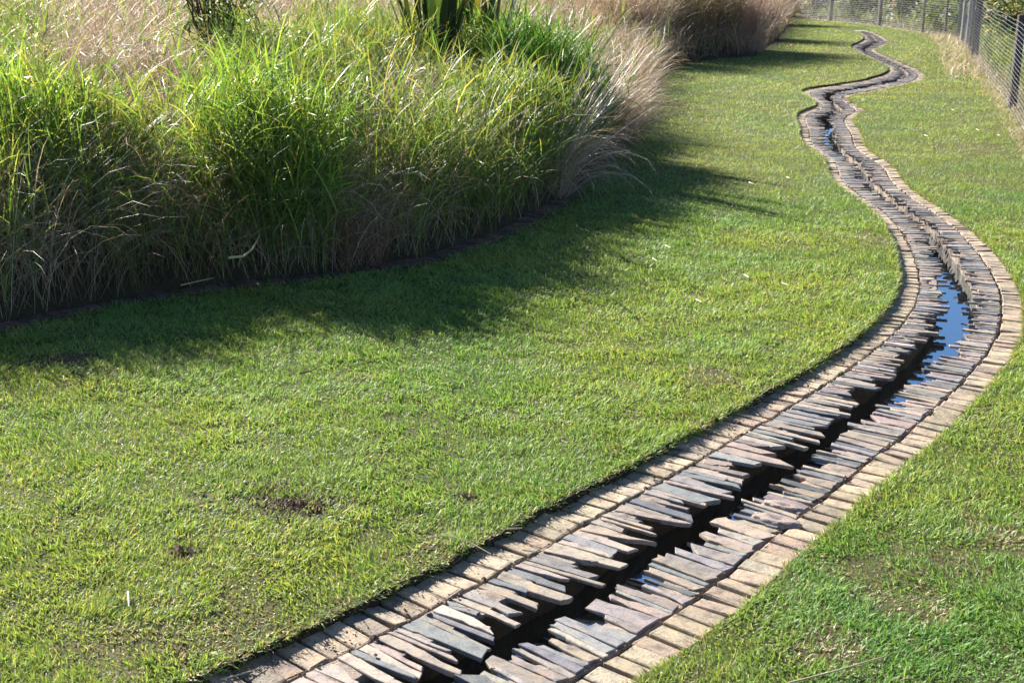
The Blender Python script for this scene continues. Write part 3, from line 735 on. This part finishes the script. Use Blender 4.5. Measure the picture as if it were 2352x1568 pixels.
clump((915, 220), 0.36, 'd', 700, "reddish brown fine tuft between two green clumps", 1.08, wide=0.005, pal=BROWN, az0=-0.6, spread=0.8, name="straw_tuft", cat="dry grass tuft", group="dry grass tufts on the bank")
clump((800, 420), 0.30, 'd', 450, "brown tuft in the dark hollow right of the bright green clump", 0.9, wide=0.0048, pal=BROWN, name="straw_tuft", cat="dry grass tuft", group="dry grass tufts on the bank")
cx, cy = 0.95, 15.6
clump(None, 0.20, 'd', 90, "silvery dry tuft with long stalks leaning out at the bank's corner", 2.0, wide=0.007, xy=(cx-0.55, cy+0.5), az0=0.45, spread=0.22, lean0=0.72, droop=(-0.15, 0.35), pal=[(0.56, 0.50, 0.43), (0.46, 0.39, 0.32), (0.62, 0.56, 0.5)], name="straw_tuft", cat="dry grass tuft", group="dry grass tufts on the bank")
clump(None, 0.45, 'd', 800, "pale straw curtain hanging down to the lawn below the silvery stalks", 1.35, wide=0.005, xy=(cx-0.1, cy-0.2), az0=-0.35, spread=0.55, lean0=0.35, droop=(1.9, 2.9), pal=[(0.46, 0.38, 0.29), (0.36, 0.28, 0.21), (0.42, 0.33, 0.23)], name="straw_tuft", cat="dry grass tuft", group="dry grass tufts on the bank")
clump(None, 0.55, 'd', 700, "loose straw tuft arching over the lawn past the silvery stalks", 1.3, wide=0.005, xy=(1.75, 20.6), az0=-0.2, spread=0.9, lean0=0.5, droop=(0.6, 1.8), name="straw_tuft", cat="dry grass tuft", group="dry grass tufts on the bank")
def feather(xy, r, n, label, h, pal, **kw):
    return clump(None, r, 'd', n, label, h, xy=xy, pal=pal, wide=0.011, name="feather_grass", cat="feathery grass", group="feathery dry grasses at the far end of the bank", **kw)
PINK = [(0.42, 0.30, 0.235), (0.36, 0.245, 0.19), (0.48, 0.37, 0.30)]
DUN = [(0.24, 0.165, 0.11), (0.30, 0.22, 0.14), (0.17, 0.12, 0.08), (0.14, 0.15, 0.05)]
feather((6.75, 39.3), 0.9, 1500, "rounded pinkish feathery tuft, the last on the bank before the fence", 2.15, PINK, lean0=0.16, droop=(0.3, 1.3))
feather((5.5, 38.3), 0.9, 1300, "dun brown feathery tuft just left of the pinkish one", 2.1, DUN, lean0=0.15, droop=(0.3, 1.2))
feather((4.3, 37.0), 0.9, 1300, "dark brown feathery tuft in the bank's inner corner", 2.1, DUN, lean0=0.15, droop=(0.3, 1.2))
feather((3.1, 35.2), 0.9, 1100, "straw-topped feathery tuft behind the silvery stalks", 2.0, STRAW, lean0=0.18, droop=(0.4, 1.5))
feather((8.1, 45.0), 0.8, 900, "half-hidden feathery tuft beyond the pinkish one", 2.0, PINK, lean0=0.16, droop=(0.3, 1.3))
feather((10.4, 55.0), 0.9, 900, "farthest greyish feathery tuft where bank and fence meet", 1.9, STRAW, lean0=0.16, droop=(0.3, 1.3))

# flax with broad strap leaves, dark shrub
def strap(parent, x, y, z, L, w, az, lean, curl, col, name="leaf", edge=(0.35, 0.16, 0.03)):
    acc = Acc(); n = 12; s = np.linspace(0, 1, n); th = lean+curl*s**1.6
    X = np.r_[0, np.cumsum(np.sin(th[:-1])*L/(n-1))]; Z = np.r_[0, np.cumsum(np.cos(th[:-1])*L/(n-1))]
    c = np.column_stack([x+np.cos(az)*X, y+np.sin(az)*X, z+Z]); tw = R.normal(0, 0.5)
    S0 = np.array([-np.sin(az), np.cos(az), 0]); hw = w/2*np.sin(np.clip(s*0.85+0.14, 0, 1)*np.pi)**0.6*(1-s**6)
    nn = np.stack([np.cos(az)*np.cos(th), np.sin(az)*np.cos(th), -np.sin(th)], 1)
    S = S0*np.cos(tw)+nn*np.sin(tw)
    V = np.stack([c-S*hw[:, None], c-S*hw[:, None]*0.86, c+nn*hw[:, None]*0.35, c+S*hw[:, None]*0.86, c+S*hw[:, None]], 1)
    cc = np.array(col); C = np.tile(np.r_[cc, 0.25], (n, 5, 1)); C[-3:, :, :3] = edge
    if R.random() < 0.4: C[:, 0, :3] = C[:, 4, :3] = edge
    C[:, :, :3] *= (0.85+0.3*R.random((n, 1, 1)))
    i = (np.arange(n-1)[:, None]*5+np.arange(4)[None]).ravel()
    acc.add(V.reshape(-1, 3), [np.stack([i, i+1, i+6, i+5], 1)], C.reshape(-1, 4))
    return acc.build(name, M_LEAF, parent, smooth=True, origin=(x, y, z))
def flax(p, n, label, L0, az0=None, lean=(0.05, 0.5)):
    cx, cy = on_bank(*p, up=0.8); z0 = float(blook(BH, cx, cy))
    r = empty("flax_plant", (cx, cy, z0)); tag(r, label, "flax plant", "flax plants on the bank")
    for k in range(n):
        az = R.uniform(0, 2*np.pi) if az0 is None else az0+R.normal(0, 0.25)
        x, y = cx+R.normal(0, 0.14), cy+R.normal(0, 0.12)
        strap(r, x, y, z0-0.03, L0*R.uniform(0.75, 1.15), R.uniform(0.10, 0.15), az, R.uniform(*lean), R.uniform(0.0, 0.3), pick(1, [(0.035, 0.065, 0.018), (0.06, 0.10, 0.02), (0.03, 0.05, 0.016), (0.10, 0.14, 0.025)], [2, 2, 2, 1], 0.15)[0])
    return r
flax((1000, 105), 26, "clump of broad dark strap leaves with orange edges, at the top of the bank", 2.7, lean=(0.0, 0.32))
flax((1105, 100), 18, "lighter clump of broad strap leaves right beside the darker one", 2.5, lean=(0.0, 0.3))
r = flax((1205, 95), 2, "two broad flax leaves leaning right, with a dead pale stem", 1.6, 0.1, (0.55, 0.75))
acc = Acc(); b0 = np.array(r.location)
tube(acc, [b0+(-0.15, 0, 0), b0+(-0.1, 0.02, 0.4), b0+(-0.06, 0.05, 0.8), b0+(-0.1, 0.1, 1.25)], 0.012, (0.36, 0.29, 0.20)); acc.build("stem", M_DRY, r, origin=b0)
cx, cy = on_bank(745, 430); flx = empty("flax_plant", (cx, cy, float(blook(BH, cx, cy)))); tag(flx, "young flax of two dark blades in the shaded bank face", "flax plant", "flax plants on the bank")
for az, ln in ((-0.6, 0.25), (2.4, 0.1)): strap(flx, cx, cy-0.15, float(flx.location.z), 0.75, 0.05, az, ln, 0.2, (0.03, 0.06, 0.018), edge=(0.03, 0.05, 0.02))

def shrub(cx, cy, z0, rad, h, n, label, pal, wts, size, cat="shrub", group=None, stems=9, name="shrub", ratio=0.4, scol=(0.07, 0.045, 0.03)):
    r = empty(name, (cx, cy, z0)); tag(r, label, cat, group)
    a = Acc(); P = []
    for k in range(stems):
        az = R.uniform(0, 2*np.pi); q = rad*R.uniform(0.3, 1.0); H = h*R.uniform(0.7, 1.0)
        t = np.linspace(0, 1, 7)[:, None]
        pts = np.array([cx, cy, z0])+np.hstack([np.cos(az)*q*t**1.4, np.sin(az)*q*t**1.4, H*t])+np.hstack([R.normal(0, 0.03*h, (7, 2))*t, np.zeros((7, 1))])
        tube(a, pts, np.linspace(0.012, 0.004, 7)*max(1, h/1.5), scol, 5)
        m = n//stems; f = R.uniform(0.2, 1.0, m)
        j = np.clip((f*6).astype(int), 0, 5); w = (f*6-j)[:, None]
        P.append(pts[j]*(1-w)+pts[j+1]*w+R.normal(0, rad*0.20, (m, 3))*np.array([1, 1, 0.7]))
    a.build("stem", M_WOOD, r, origin=(cx, cy, z0))
    P = np.vstack(P); P[:, 2] = np.maximum(P[:, 2], z0+0.03)
    a = Acc(); leaf_cards(a, P, size, pick(len(P), pal, wts, 0.25), 0.4, ratio)
    a.build("foliage", M_LEAF, r, origin=(cx, cy, z0)); return r
sx, sy = on_bank(490, 90, up=0.8)
shrub(sx, sy, float(blook(BH, sx, sy)), 0.75, 2.2, 520, "dark reedy shrub with brown stems standing behind the pale straw heap", [(0.035, 0.07, 0.02), (0.06, 0.11, 0.025), (0.05, 0.06, 0.03)], [3, 2, 1], 0.24, stems=26, ratio=0.12)

# ------------------------------------------------------------------ wire fence
fl = np.r_[0, np.cumsum(np.hypot(*np.diff(FENCE, axis=0).T))]
fpt = lambda s: np.array([np.interp(s, fl, FENCE[:, 0]), np.interp(s, fl, FENCE[:, 1])])
fence = empty("wire_fence", (9.4, 24.8, 0.0)); tag(fence, "grey wire mesh fence on wooden posts curving round the lawn", "fence")
s_at = lambda y: float(np.interp(y, FENCE[:, 1], fl))
def post(s, r, h, col, lab=None, lean=(0, 0)):
    a = Acc(); x, y = fpt(s); n = 10
    z = np.linspace(-0.1, h, n); pts = np.column_stack([x+lean[0]*z/h, y+lean[1]*z/h, z])
    k = 10; ph = np.arange(k)/k*2*np.pi; rr = r*(1+0.08*R.normal(0, 1, k))
    V = pts[:, None]+np.stack([np.cos(ph)*rr, np.sin(ph)*rr, 0*ph], 1)[None]*np.linspace(1.06, 0.95, n)[:, None, None]
    V = np.vstack([V.reshape(-1, 3), np.column_stack([pts[-1, 0]+np.cos(ph)*rr*0.8, pts[-1, 1]+np.sin(ph)*rr*0.8, np.full(k, h+0.012)])])
    i = np.arange(n)[:, None]*k; j = np.arange(k)[None]; j2 = (j+1) % k
    a.add(V, [np.stack([i+j, i+j2, i+k+j2, i+k+j], 2).reshape(-1, 4), n*k+np.arange(k)], col)
    o = a.build("post", M_WOOD, fence, origin=(x, y, 0))
    if lab: o["label"] = lab
H_F = 1.62
post(s_at(16.5), 0.06, 1.68, (0.12, 0.095, 0.075))
post(s_at(24.8), 0.08, 1.70, (0.075, 0.06, 0.05), "thick nearest wooden post")
post(s_at(36.8), 0.08, 1.66, (0.05, 0.042, 0.04))
for yy, r, c in ((39.6, 0.05, (0.07, 0.065, 0.065)), (41.2, 0.055, (0.16, 0.16, 0.17)), (43.4, 0.055, (0.2, 0.2, 0.21)), (45.2, 0.055, (0.12, 0.115, 0.12)), (46.6, 0.045, (0.09, 0.075, 0.06)),
                 (48.9, 0.045, (0.12, 0.09, 0.07)), (53.4, 0.07, (0.085, 0.07, 0.06)), (57.4, 0.085, (0.06, 0.05, 0.045)), (61.0, 0.06, (0.07, 0.06, 0.05)), (65.5, 0.06, (0.08, 0.065, 0.05)), (70.5, 0.06, (0.08, 0.065, 0.05))):
    post(s_at(yy), r, 1.68, c)
def build_mesh():
    a = Acc(); s = np.arange(0.2, fl[-1]-0.2, 0.35); P = np.array([fpt(q) for q in s])
    t = np.gradient(P, axis=0); t /= np.linalg.norm(t, axis=1)[:, None]; P = P+np.column_stack([-t[:, 1], t[:, 0]])*0.075
    d = P[:, 1]
    for z in np.arange(0.05, H_F+0.01, 0.078):
        sag = 0.008*np.sin(s*1.7+z*3)
        tube(a, np.column_stack([P, z+sag]), 0.0018+0.00003*d, (0.22, 0.22, 0.24), 4)
    for q in np.arange(0.3, fl[-1]-0.3, 0.3):
        x = np.interp(q, s, P[:, 0]); y = np.interp(q, s, P[:, 1])
        tube(a, [(x, y, 0.03), (x, y, 0.8), (x, y, H_F)], 0.0011, (0.2, 0.2, 0.2), 3)
    a.build("wire_mesh", M_WIRE, fence)
build_mesh()

# rough growth along and behind the fence
def along(n, lo, hi, s0, s1):
    s = R.uniform(s0, s1, n); o = R.uniform(lo, hi, n)
    x = np.interp(s, fl, FENCE[:, 0]); y = np.interp(s, fl, FENCE[:, 1])
    tx = np.interp(s+0.2, fl, FENCE[:, 0])-x; ty = np.interp(s+0.2, fl, FENCE[:, 1])-y; l = np.hypot(tx, ty)+1e-9
    return x+ty/l*o, y-tx/l*o
rg, rd = Acc(), Acc()
for y0, y1, n, w in ((15, 30, 2600, 0.010), (30, 47, 2200, 0.016), (47, 74, 1000, 0.024)):
    x, y = along(n, 0.12, 3.2, s_at(y0), s_at(y1))
    green_tuft(rg, x, y, np.zeros(len(x)), 3, 0.8 if y0 < 30 else 0.5, w, pal=[(0.10, 0.16, 0.03), (0.14, 0.19, 0.04), (0.06, 0.11, 0.02), (0.20, 0.22, 0.06), (0.26, 0.24, 0.08)])
    x, y = along(int(n*(1.5 if y0 < 30 else 0.9)), 0.12, 3.2, s_at(y0), s_at(y1))
    dry_tuft(rd, x, y, np.zeros(len(x)), 0.85 if y0 < 30 else 0.5, w*0.4, pal=STRAW+[(0.55, 0.46, 0.33)])
    x, y = along(int(n*0.7), -0.9 if y0 == 30 else -0.3, 0.15, s_at(y0), s_at(y1))
    dry_tuft(rd, x, y, np.zeros(len(x)), 0.30 if y0 == 30 else 0.15, w*0.6, pal=[(0.55, 0.45, 0.31), (0.46, 0.36, 0.24)], seg=3)
tag(rg.build("rough_grass", M_LONG), "rough green weeds growing along the wire fence", "weeds", None, "stuff")
tag(rd.build("straw_litter", M_DRY), "pale dry straw and stalks at the foot of the wire fence", "dry straw", None, "stuff")
FG = [(0.09, 0.14, 0.03), (0.13, 0.18, 0.04), (0.05, 0.09, 0.02), (0.18, 0.19, 0.06)]
for yy, off, rad, h, pal, lab in (
    (23.5, 1.6, 0.9, 1.7, STRAW+FG[:2], "straw and green bush behind the fence, right of the nearest thick post"),
    (30.5, 1.6, 1.0, 1.8, FG+STRAW[:2], "mixed green and straw bush behind the fence, between the nearest two dark posts"),
    (36.5, 2.2, 1.2, 2.2, STRAW, "tall dry bush behind the second dark post"),
    (43.0, 1.4, 0.9, 1.5, FG+STRAW[:1], "grassy bush behind the pale grey posts"),
    (47.5, 0.9, 0.9, 1.1, FG, "low rounded green bush behind the fence's bend"),
    (50.5, 1.2, 1.1, 1.3, FG, "leafy green bush left of the fence's bend"),
    (54.5, 1.5, 1.0, 2.4, FG[:1]+FG[2:3]*2+STRAW[1:2], "tall dark green bush behind the far mesh"),
    (58.0, 1.3, 1.1, 1.4, FG, "bright green bush near the far dark post"),
    (62.0, 1.5, 1.1, 2.0, FG[2:3]*2+STRAW[1:2], "brownish bush near the far end of the mesh"),
    (67.0, 1.5, 1.2, 2.2, FG, "green bush at the very end of the mesh, beside the feathery grass")):
    s = s_at(yy); q = fpt(s); t = fpt(s+0.3)-fpt(s-0.3); t /= np.linalg.norm(t); c = q+np.array([t[1], -t[0]])*off
    shrub(c[0], c[1], 0.0, rad, h, 1500, lab, pal, [1]*len(pal), 0.16 if yy < 40 else 0.22, cat="bush", group="bushes behind the wire fence", stems=14, ratio=0.3, name="bush")
# dark belt of trees farther back
def tree(x, y, h, rad, label):
    r = empty("tree", (x, y, 0)); tag(r, label, "tree", "dark trees behind the fence")
    a = Acc(); pts = [(x, y, -0.1), (x+0.05, y, h*0.3), (x-0.05, y+0.1, h*0.6), (x, y, h*0.9)]
    tube(a, pts, [0.16, 0.13, 0.09, 0.03], (0.06, 0.045, 0.035), 8); LP = []
    for k in range(18):
        az = R.uniform(0, 2*np.pi); f = R.uniform(0.05, 0.85); b = np.array([x, y, h*f]); l = rad*R.uniform(0.5, 1.0)*(1.1-0.5*f)
        e = b+np.array([np.cos(az)*l, np.sin(az)*l, R.uniform(0.0, 0.6)*l])
        tube(a, [b, (b+e)/2+(0, 0, 0.08*l), e], [0.05, 0.03, 0.012], (0.06, 0.045, 0.035), 5)
        LP.append(b+(e-b)*R.uniform(0.3, 1.1, (130, 1))+R.normal(0, 0.28, (130, 3)))
    a.build("trunk", M_WOOD, r, origin=(x, y, 0))
    P = np.vstack(LP); P[:, 2] = np.maximum(P[:, 2], 0.1); a = Acc()
    leaf_cards(a, P, 0.26, pick(len(P), [(0.022, 0.04, 0.015), (0.035, 0.06, 0.02), (0.02, 0.03, 0.02)], [2, 1, 1], 0.25), 0.2, 0.5)
    a.build("crown", M_LEAF, r, origin=(x, y, 0))
NB = ["beside the nearest post", "between the two nearest dark posts", "behind the second dark post", "behind the pale grey posts", "behind the fence's bend", "left of the fence's bend", "behind the far thin posts", "behind the far mesh", "behind the far dark post", "at the far end of the mesh", "beyond the end of the mesh", "beyond the feathery grass"]
for (yy, off), lab in zip(((22, 6.5), (29, 6), (36, 6), (42, 5), (46, 4.5), (50, 4.5), (54, 4.5), (58, 4.5), (62, 4.5), (67, 5), (73, 5), (79, 4.5)), NB):
    s = s_at(yy); q = fpt(s); t = fpt(s+0.3)-fpt(s-0.3); t /= np.linalg.norm(t); c = q+np.array([t[1], -t[0]])*off
    tree(c[0], c[1], R.uniform(3.2, 4.6), R.uniform(1.5, 2.0), "low-branched dark tree "+lab)

# ------------------------------------------------------------------ small things lying about
def stalk(pp, label, w=0.004, col=(0.50, 0.42, 0.28), z=0.075, group=None, name="straw_stalk", cat="straw stalk", up=0.0):
    pts = np.array([px(x, y, z) for x, y in pp]); t = np.linspace(0, 1, len(pts)); u = np.linspace(0, 1, 9)
    P = np.stack([np.interp(u, t, _sm(pts[:, k], 0)) for k in range(3)], 1); P[:, 2] += up*np.sin(u*np.pi)
    a = Acc(); tube(a, P, np.linspace(w, w*0.5, 9), col, 5, 0.1)
    return tag(a.build(name, M_DRY, origin=tuple(P[0])), label, cat, group)
stalk([(958, 1238), (1020, 1236), (1048, 1243), (1085, 1254), (1128, 1272)], "bent pale straw stalk overhanging the cobbles at the lawn's cut edge", up=0.02)
stalk([(1810, 1568), (1900, 1545), (1960, 1528), (2035, 1505)], "long dry stalk lying on the grass right of the channel", 0.005, (0.42, 0.34, 0.2), 0.05)
stalk([(506, 1560), (560, 1545), (610, 1530)], "short straw stalk lying across the nearest cobbles", 0.004, z=0.012)
stalk([(294, 1358), (296, 1392)], "short whitish stalk standing out of the nearest lawn", 0.005, (0.62, 0.58, 0.5))
stalk([(525, 592), (560, 588), (580, 572), (594, 545), (598, 530)], "thick bent straw stem lying on the shaded bank face", 0.011, (0.46, 0.38, 0.2), 0.45)
stalk([(415, 655), (480, 640), (540, 632), (590, 618)], "fallen pale straw blade lying over the brick edging", 0.007, (0.40, 0.34, 0.18), 0.09)
stalk([(688, 858), (712, 852), (735, 840)], "dark curled twig lying on the lawn near the grass shadow", 0.007, (0.14, 0.08, 0.05), 0.08)
for k in range(46):
    x, y = [(R.uniform(1380, 1880), R.uniform(380, 980)), (R.uniform(1600, 2000), R.uniform(300, 720)), (R.uniform(2120, 2340), R.uniform(220, 600)), (R.uniform(200, 1500), R.uniform(900, 1300))][k % 4]
    g = px(x, y); 
    if region(g[:1], g[1:2])[0] != 1 or qlook(QD, g[0], g[1]) < 0.75: continue
    f = 24/max(g[1], 5); a = R.uniform(-0.8, 0.8)
    stalk([(x, y), (x+f*5*math.cos(a), y+f*2.2*math.sin(a)+1), (x+f*9*math.cos(a+0.2), y+f*4*math.sin(a+0.2))], "short pale straw stalk lying loose on the sunlit lawn", 0.0045+g[1]*0.0001, (0.52, 0.44, 0.30), 0.075, group="loose straw stalks on the lawn")
def fallen_leaf(x, y, size, col, label, group=None):
    g = px(x, y, 0.07); az = R.uniform(0, 6.28); n = 7; s = np.linspace(0, 1, n); hw = size*0.3*np.sin(s*np.pi)**0.8
    d = np.array([np.cos(az), np.sin(az), 0]); e = np.array([-d[1], d[0], 0]); c = g+d*(s[:, None]-0.5)*size; c[:, 2] += 0.25*size*np.sin(s*np.pi)
    V = np.stack([c-e*hw[:, None]+np.array([0, 0, 0.35])*hw[:, None], c, c+e*hw[:, None]+np.array([0, 0, 0.5])*hw[:, None]], 1)
    i = (np.arange(n-1)[:, None]*3+np.arange(2)[None]).ravel(); a = Acc()
    a.add(V.reshape(-1, 3), [np.stack([i, i+1, i+4, i+3], 1)], np.r_[col, 0.2]); tag(a.build("fallen_leaf", M_LEAF, origin=tuple(g)), label, "fallen leaf", group)
fallen_leaf(2210, 197, 0.16, (0.26, 0.19, 0.15), "largest brown curled leaf on the lawn before the fence")
fallen_leaf(1722, 107, 0.22, (0.42, 0.3, 0.18), "pale curled leaf on the far lawn near the feathery grass")
fallen_leaf(1815, 107+0, 0.22, (0.40, 0.20, 0.08), "orange leaf on the far lawn left of the channel's last bend")
for x, y in ((2135, 131), (2165, 131), (2151, 143), (2187, 150), (2148, 160), (2120, 130), (2205, 152), (2225, 144), (1866, 104), (1905, 108), (2105, 128)):
    fallen_leaf(x, y, R.uniform(0.10, 0.16), pick(1, [(0.36, 0.26, 0.17), (0.28, 0.15, 0.09)], [1, 1], 0.1)[0], "small dry leaf lying on the far sunlit lawn", "small dry leaves on the far lawn")
fallen_leaf(1358, 635, 0.01, (0.3, 0.2, 0.1), "tiny scrap") if False else None

def clods(p, r, n, label, ls):
    c = px(*p); a = Acc()
    base = np.array([(1, 0, 0), (-1, 0, 0), (0, 1, 0), (0, -1, 0), (0, 0, 1), (0, 0, -1)], float)
    fc = np.array([(0, 2, 4), (2, 1, 4), (1, 3, 4), (3, 0, 4), (2, 0, 5), (1, 2, 5), (3, 1, 5), (0, 3, 5)])
    q = np.abs(R.normal(0, 0.6, n))*r; an = R.uniform(0, 6.28, n); x = c[0]+q*np.cos(an)*1.7; y = c[1]+q*np.sin(an)
    z = zlawn(x, y); sz = np.exp(R.normal(math.log(0.0042), 0.5, n))
    V = (base[None]*R.uniform(0.6, 1.3, (n, 6, 1)))*sz[:, None, None]*np.array([1, 1, 0.75])+np.stack([x, y, z+sz*0.4+0.012*np.maximum(1-q/r, 0)*R.random(n)], 1)[:, None]
    C = np.repeat(pick(n, [(0.20, 0.11, 0.08), (0.14, 0.08, 0.06), (0.25, 0.15, 0.11)], [2, 1, 1], 0.15)[:, None], 6, 1)
    a.add(V.reshape(-1, 3), [(np.arange(n)[:, None, None]*6+fc[None]).reshape(-1, 3)], C.reshape(-1, 3))
    tag(a.build("loose_soil", M_SOIL, origin=tuple(c)), label, "loose soil", "bare patches of crumbly soil in the lawn", "stuff")
clods((690, 1178), 0.24, 1500, "largest patch of reddish crumbly soil, in the middle of the near lawn", 0)
clods((615, 1140), 0.14, 260, "small scatter of reddish soil crumbs beside the largest soil patch", 0)
clods((150, 838), 0.20, 900, "dark soil patch at the edge of the grass shadow", 0)
clods((430, 1290), 0.06, 160, "small dark soil hole in the near lawn", 0)
clods((1062, 1160), 0.05, 160, "small soil heap on the lawn towards the cobbles", 0)

# soil crumbs and moss in the paving joints
def crumbs():
    a = Acc(); base = np.array([(1, 0, 0), (-1, 0, 0), (0, 1, 0), (0, -1, 0), (0, 0, 1), (0, 0, -1)], float)
    fc = np.array([(0, 2, 4), (2, 1, 4), (1, 3, 4), (3, 0, 4), (2, 0, 5), (1, 2, 5), (3, 1, 5), (0, 3, 5)])
    s = np.r_[R.uniform(1.0, 16, 2600), R.uniform(1.0, 9, 1300), R.uniform(1, 16, 900)]
    t = np.r_[0.165+R.normal(0, 0.006, 2600), np.abs(R.normal(0.0, 0.09, 1300)), 0.832+R.normal(0, 0.006, 900)]
    k = R.random(len(s)) < 0.15+1.2*noise(s, t*0, 0.5, 51)*noise(s, t*0, 0.11, 52)*1.5; s, t = s[k], t[k]; n = len(s)
    x, y = chan(s, t); sz = np.exp(R.normal(math.log(0.0038), 0.5, n)); z = np.where((t > 0.19) & (t < 0.8), 0.010, 0.003)
    V = (base[None]*R.uniform(0.6, 1.3, (n, 6, 1)))*sz[:, None, None]*np.array([1, 1, 0.75])+np.stack([x, y, z+sz*0.4], 1)[:, None]
    C = np.repeat(pick(n, [(0.17, 0.10, 0.075), (0.11, 0.07, 0.05), (0.25, 0.18, 0.13), (0.07, 0.11, 0.03)], [3, 2, 2, 0.8], 0.15)[:, None], 6, 1)
    a.add(V.reshape(-1, 3), [(np.arange(n)[:, None, None]*6+fc[None]).reshape(-1, 3)], C.reshape(-1, 3))
    tag(a.build("soil_crumbs", M_SOIL), "dark soil crumbs scattered over the cobbles and their joints", "soil crumbs", None, "stuff")
crumbs()
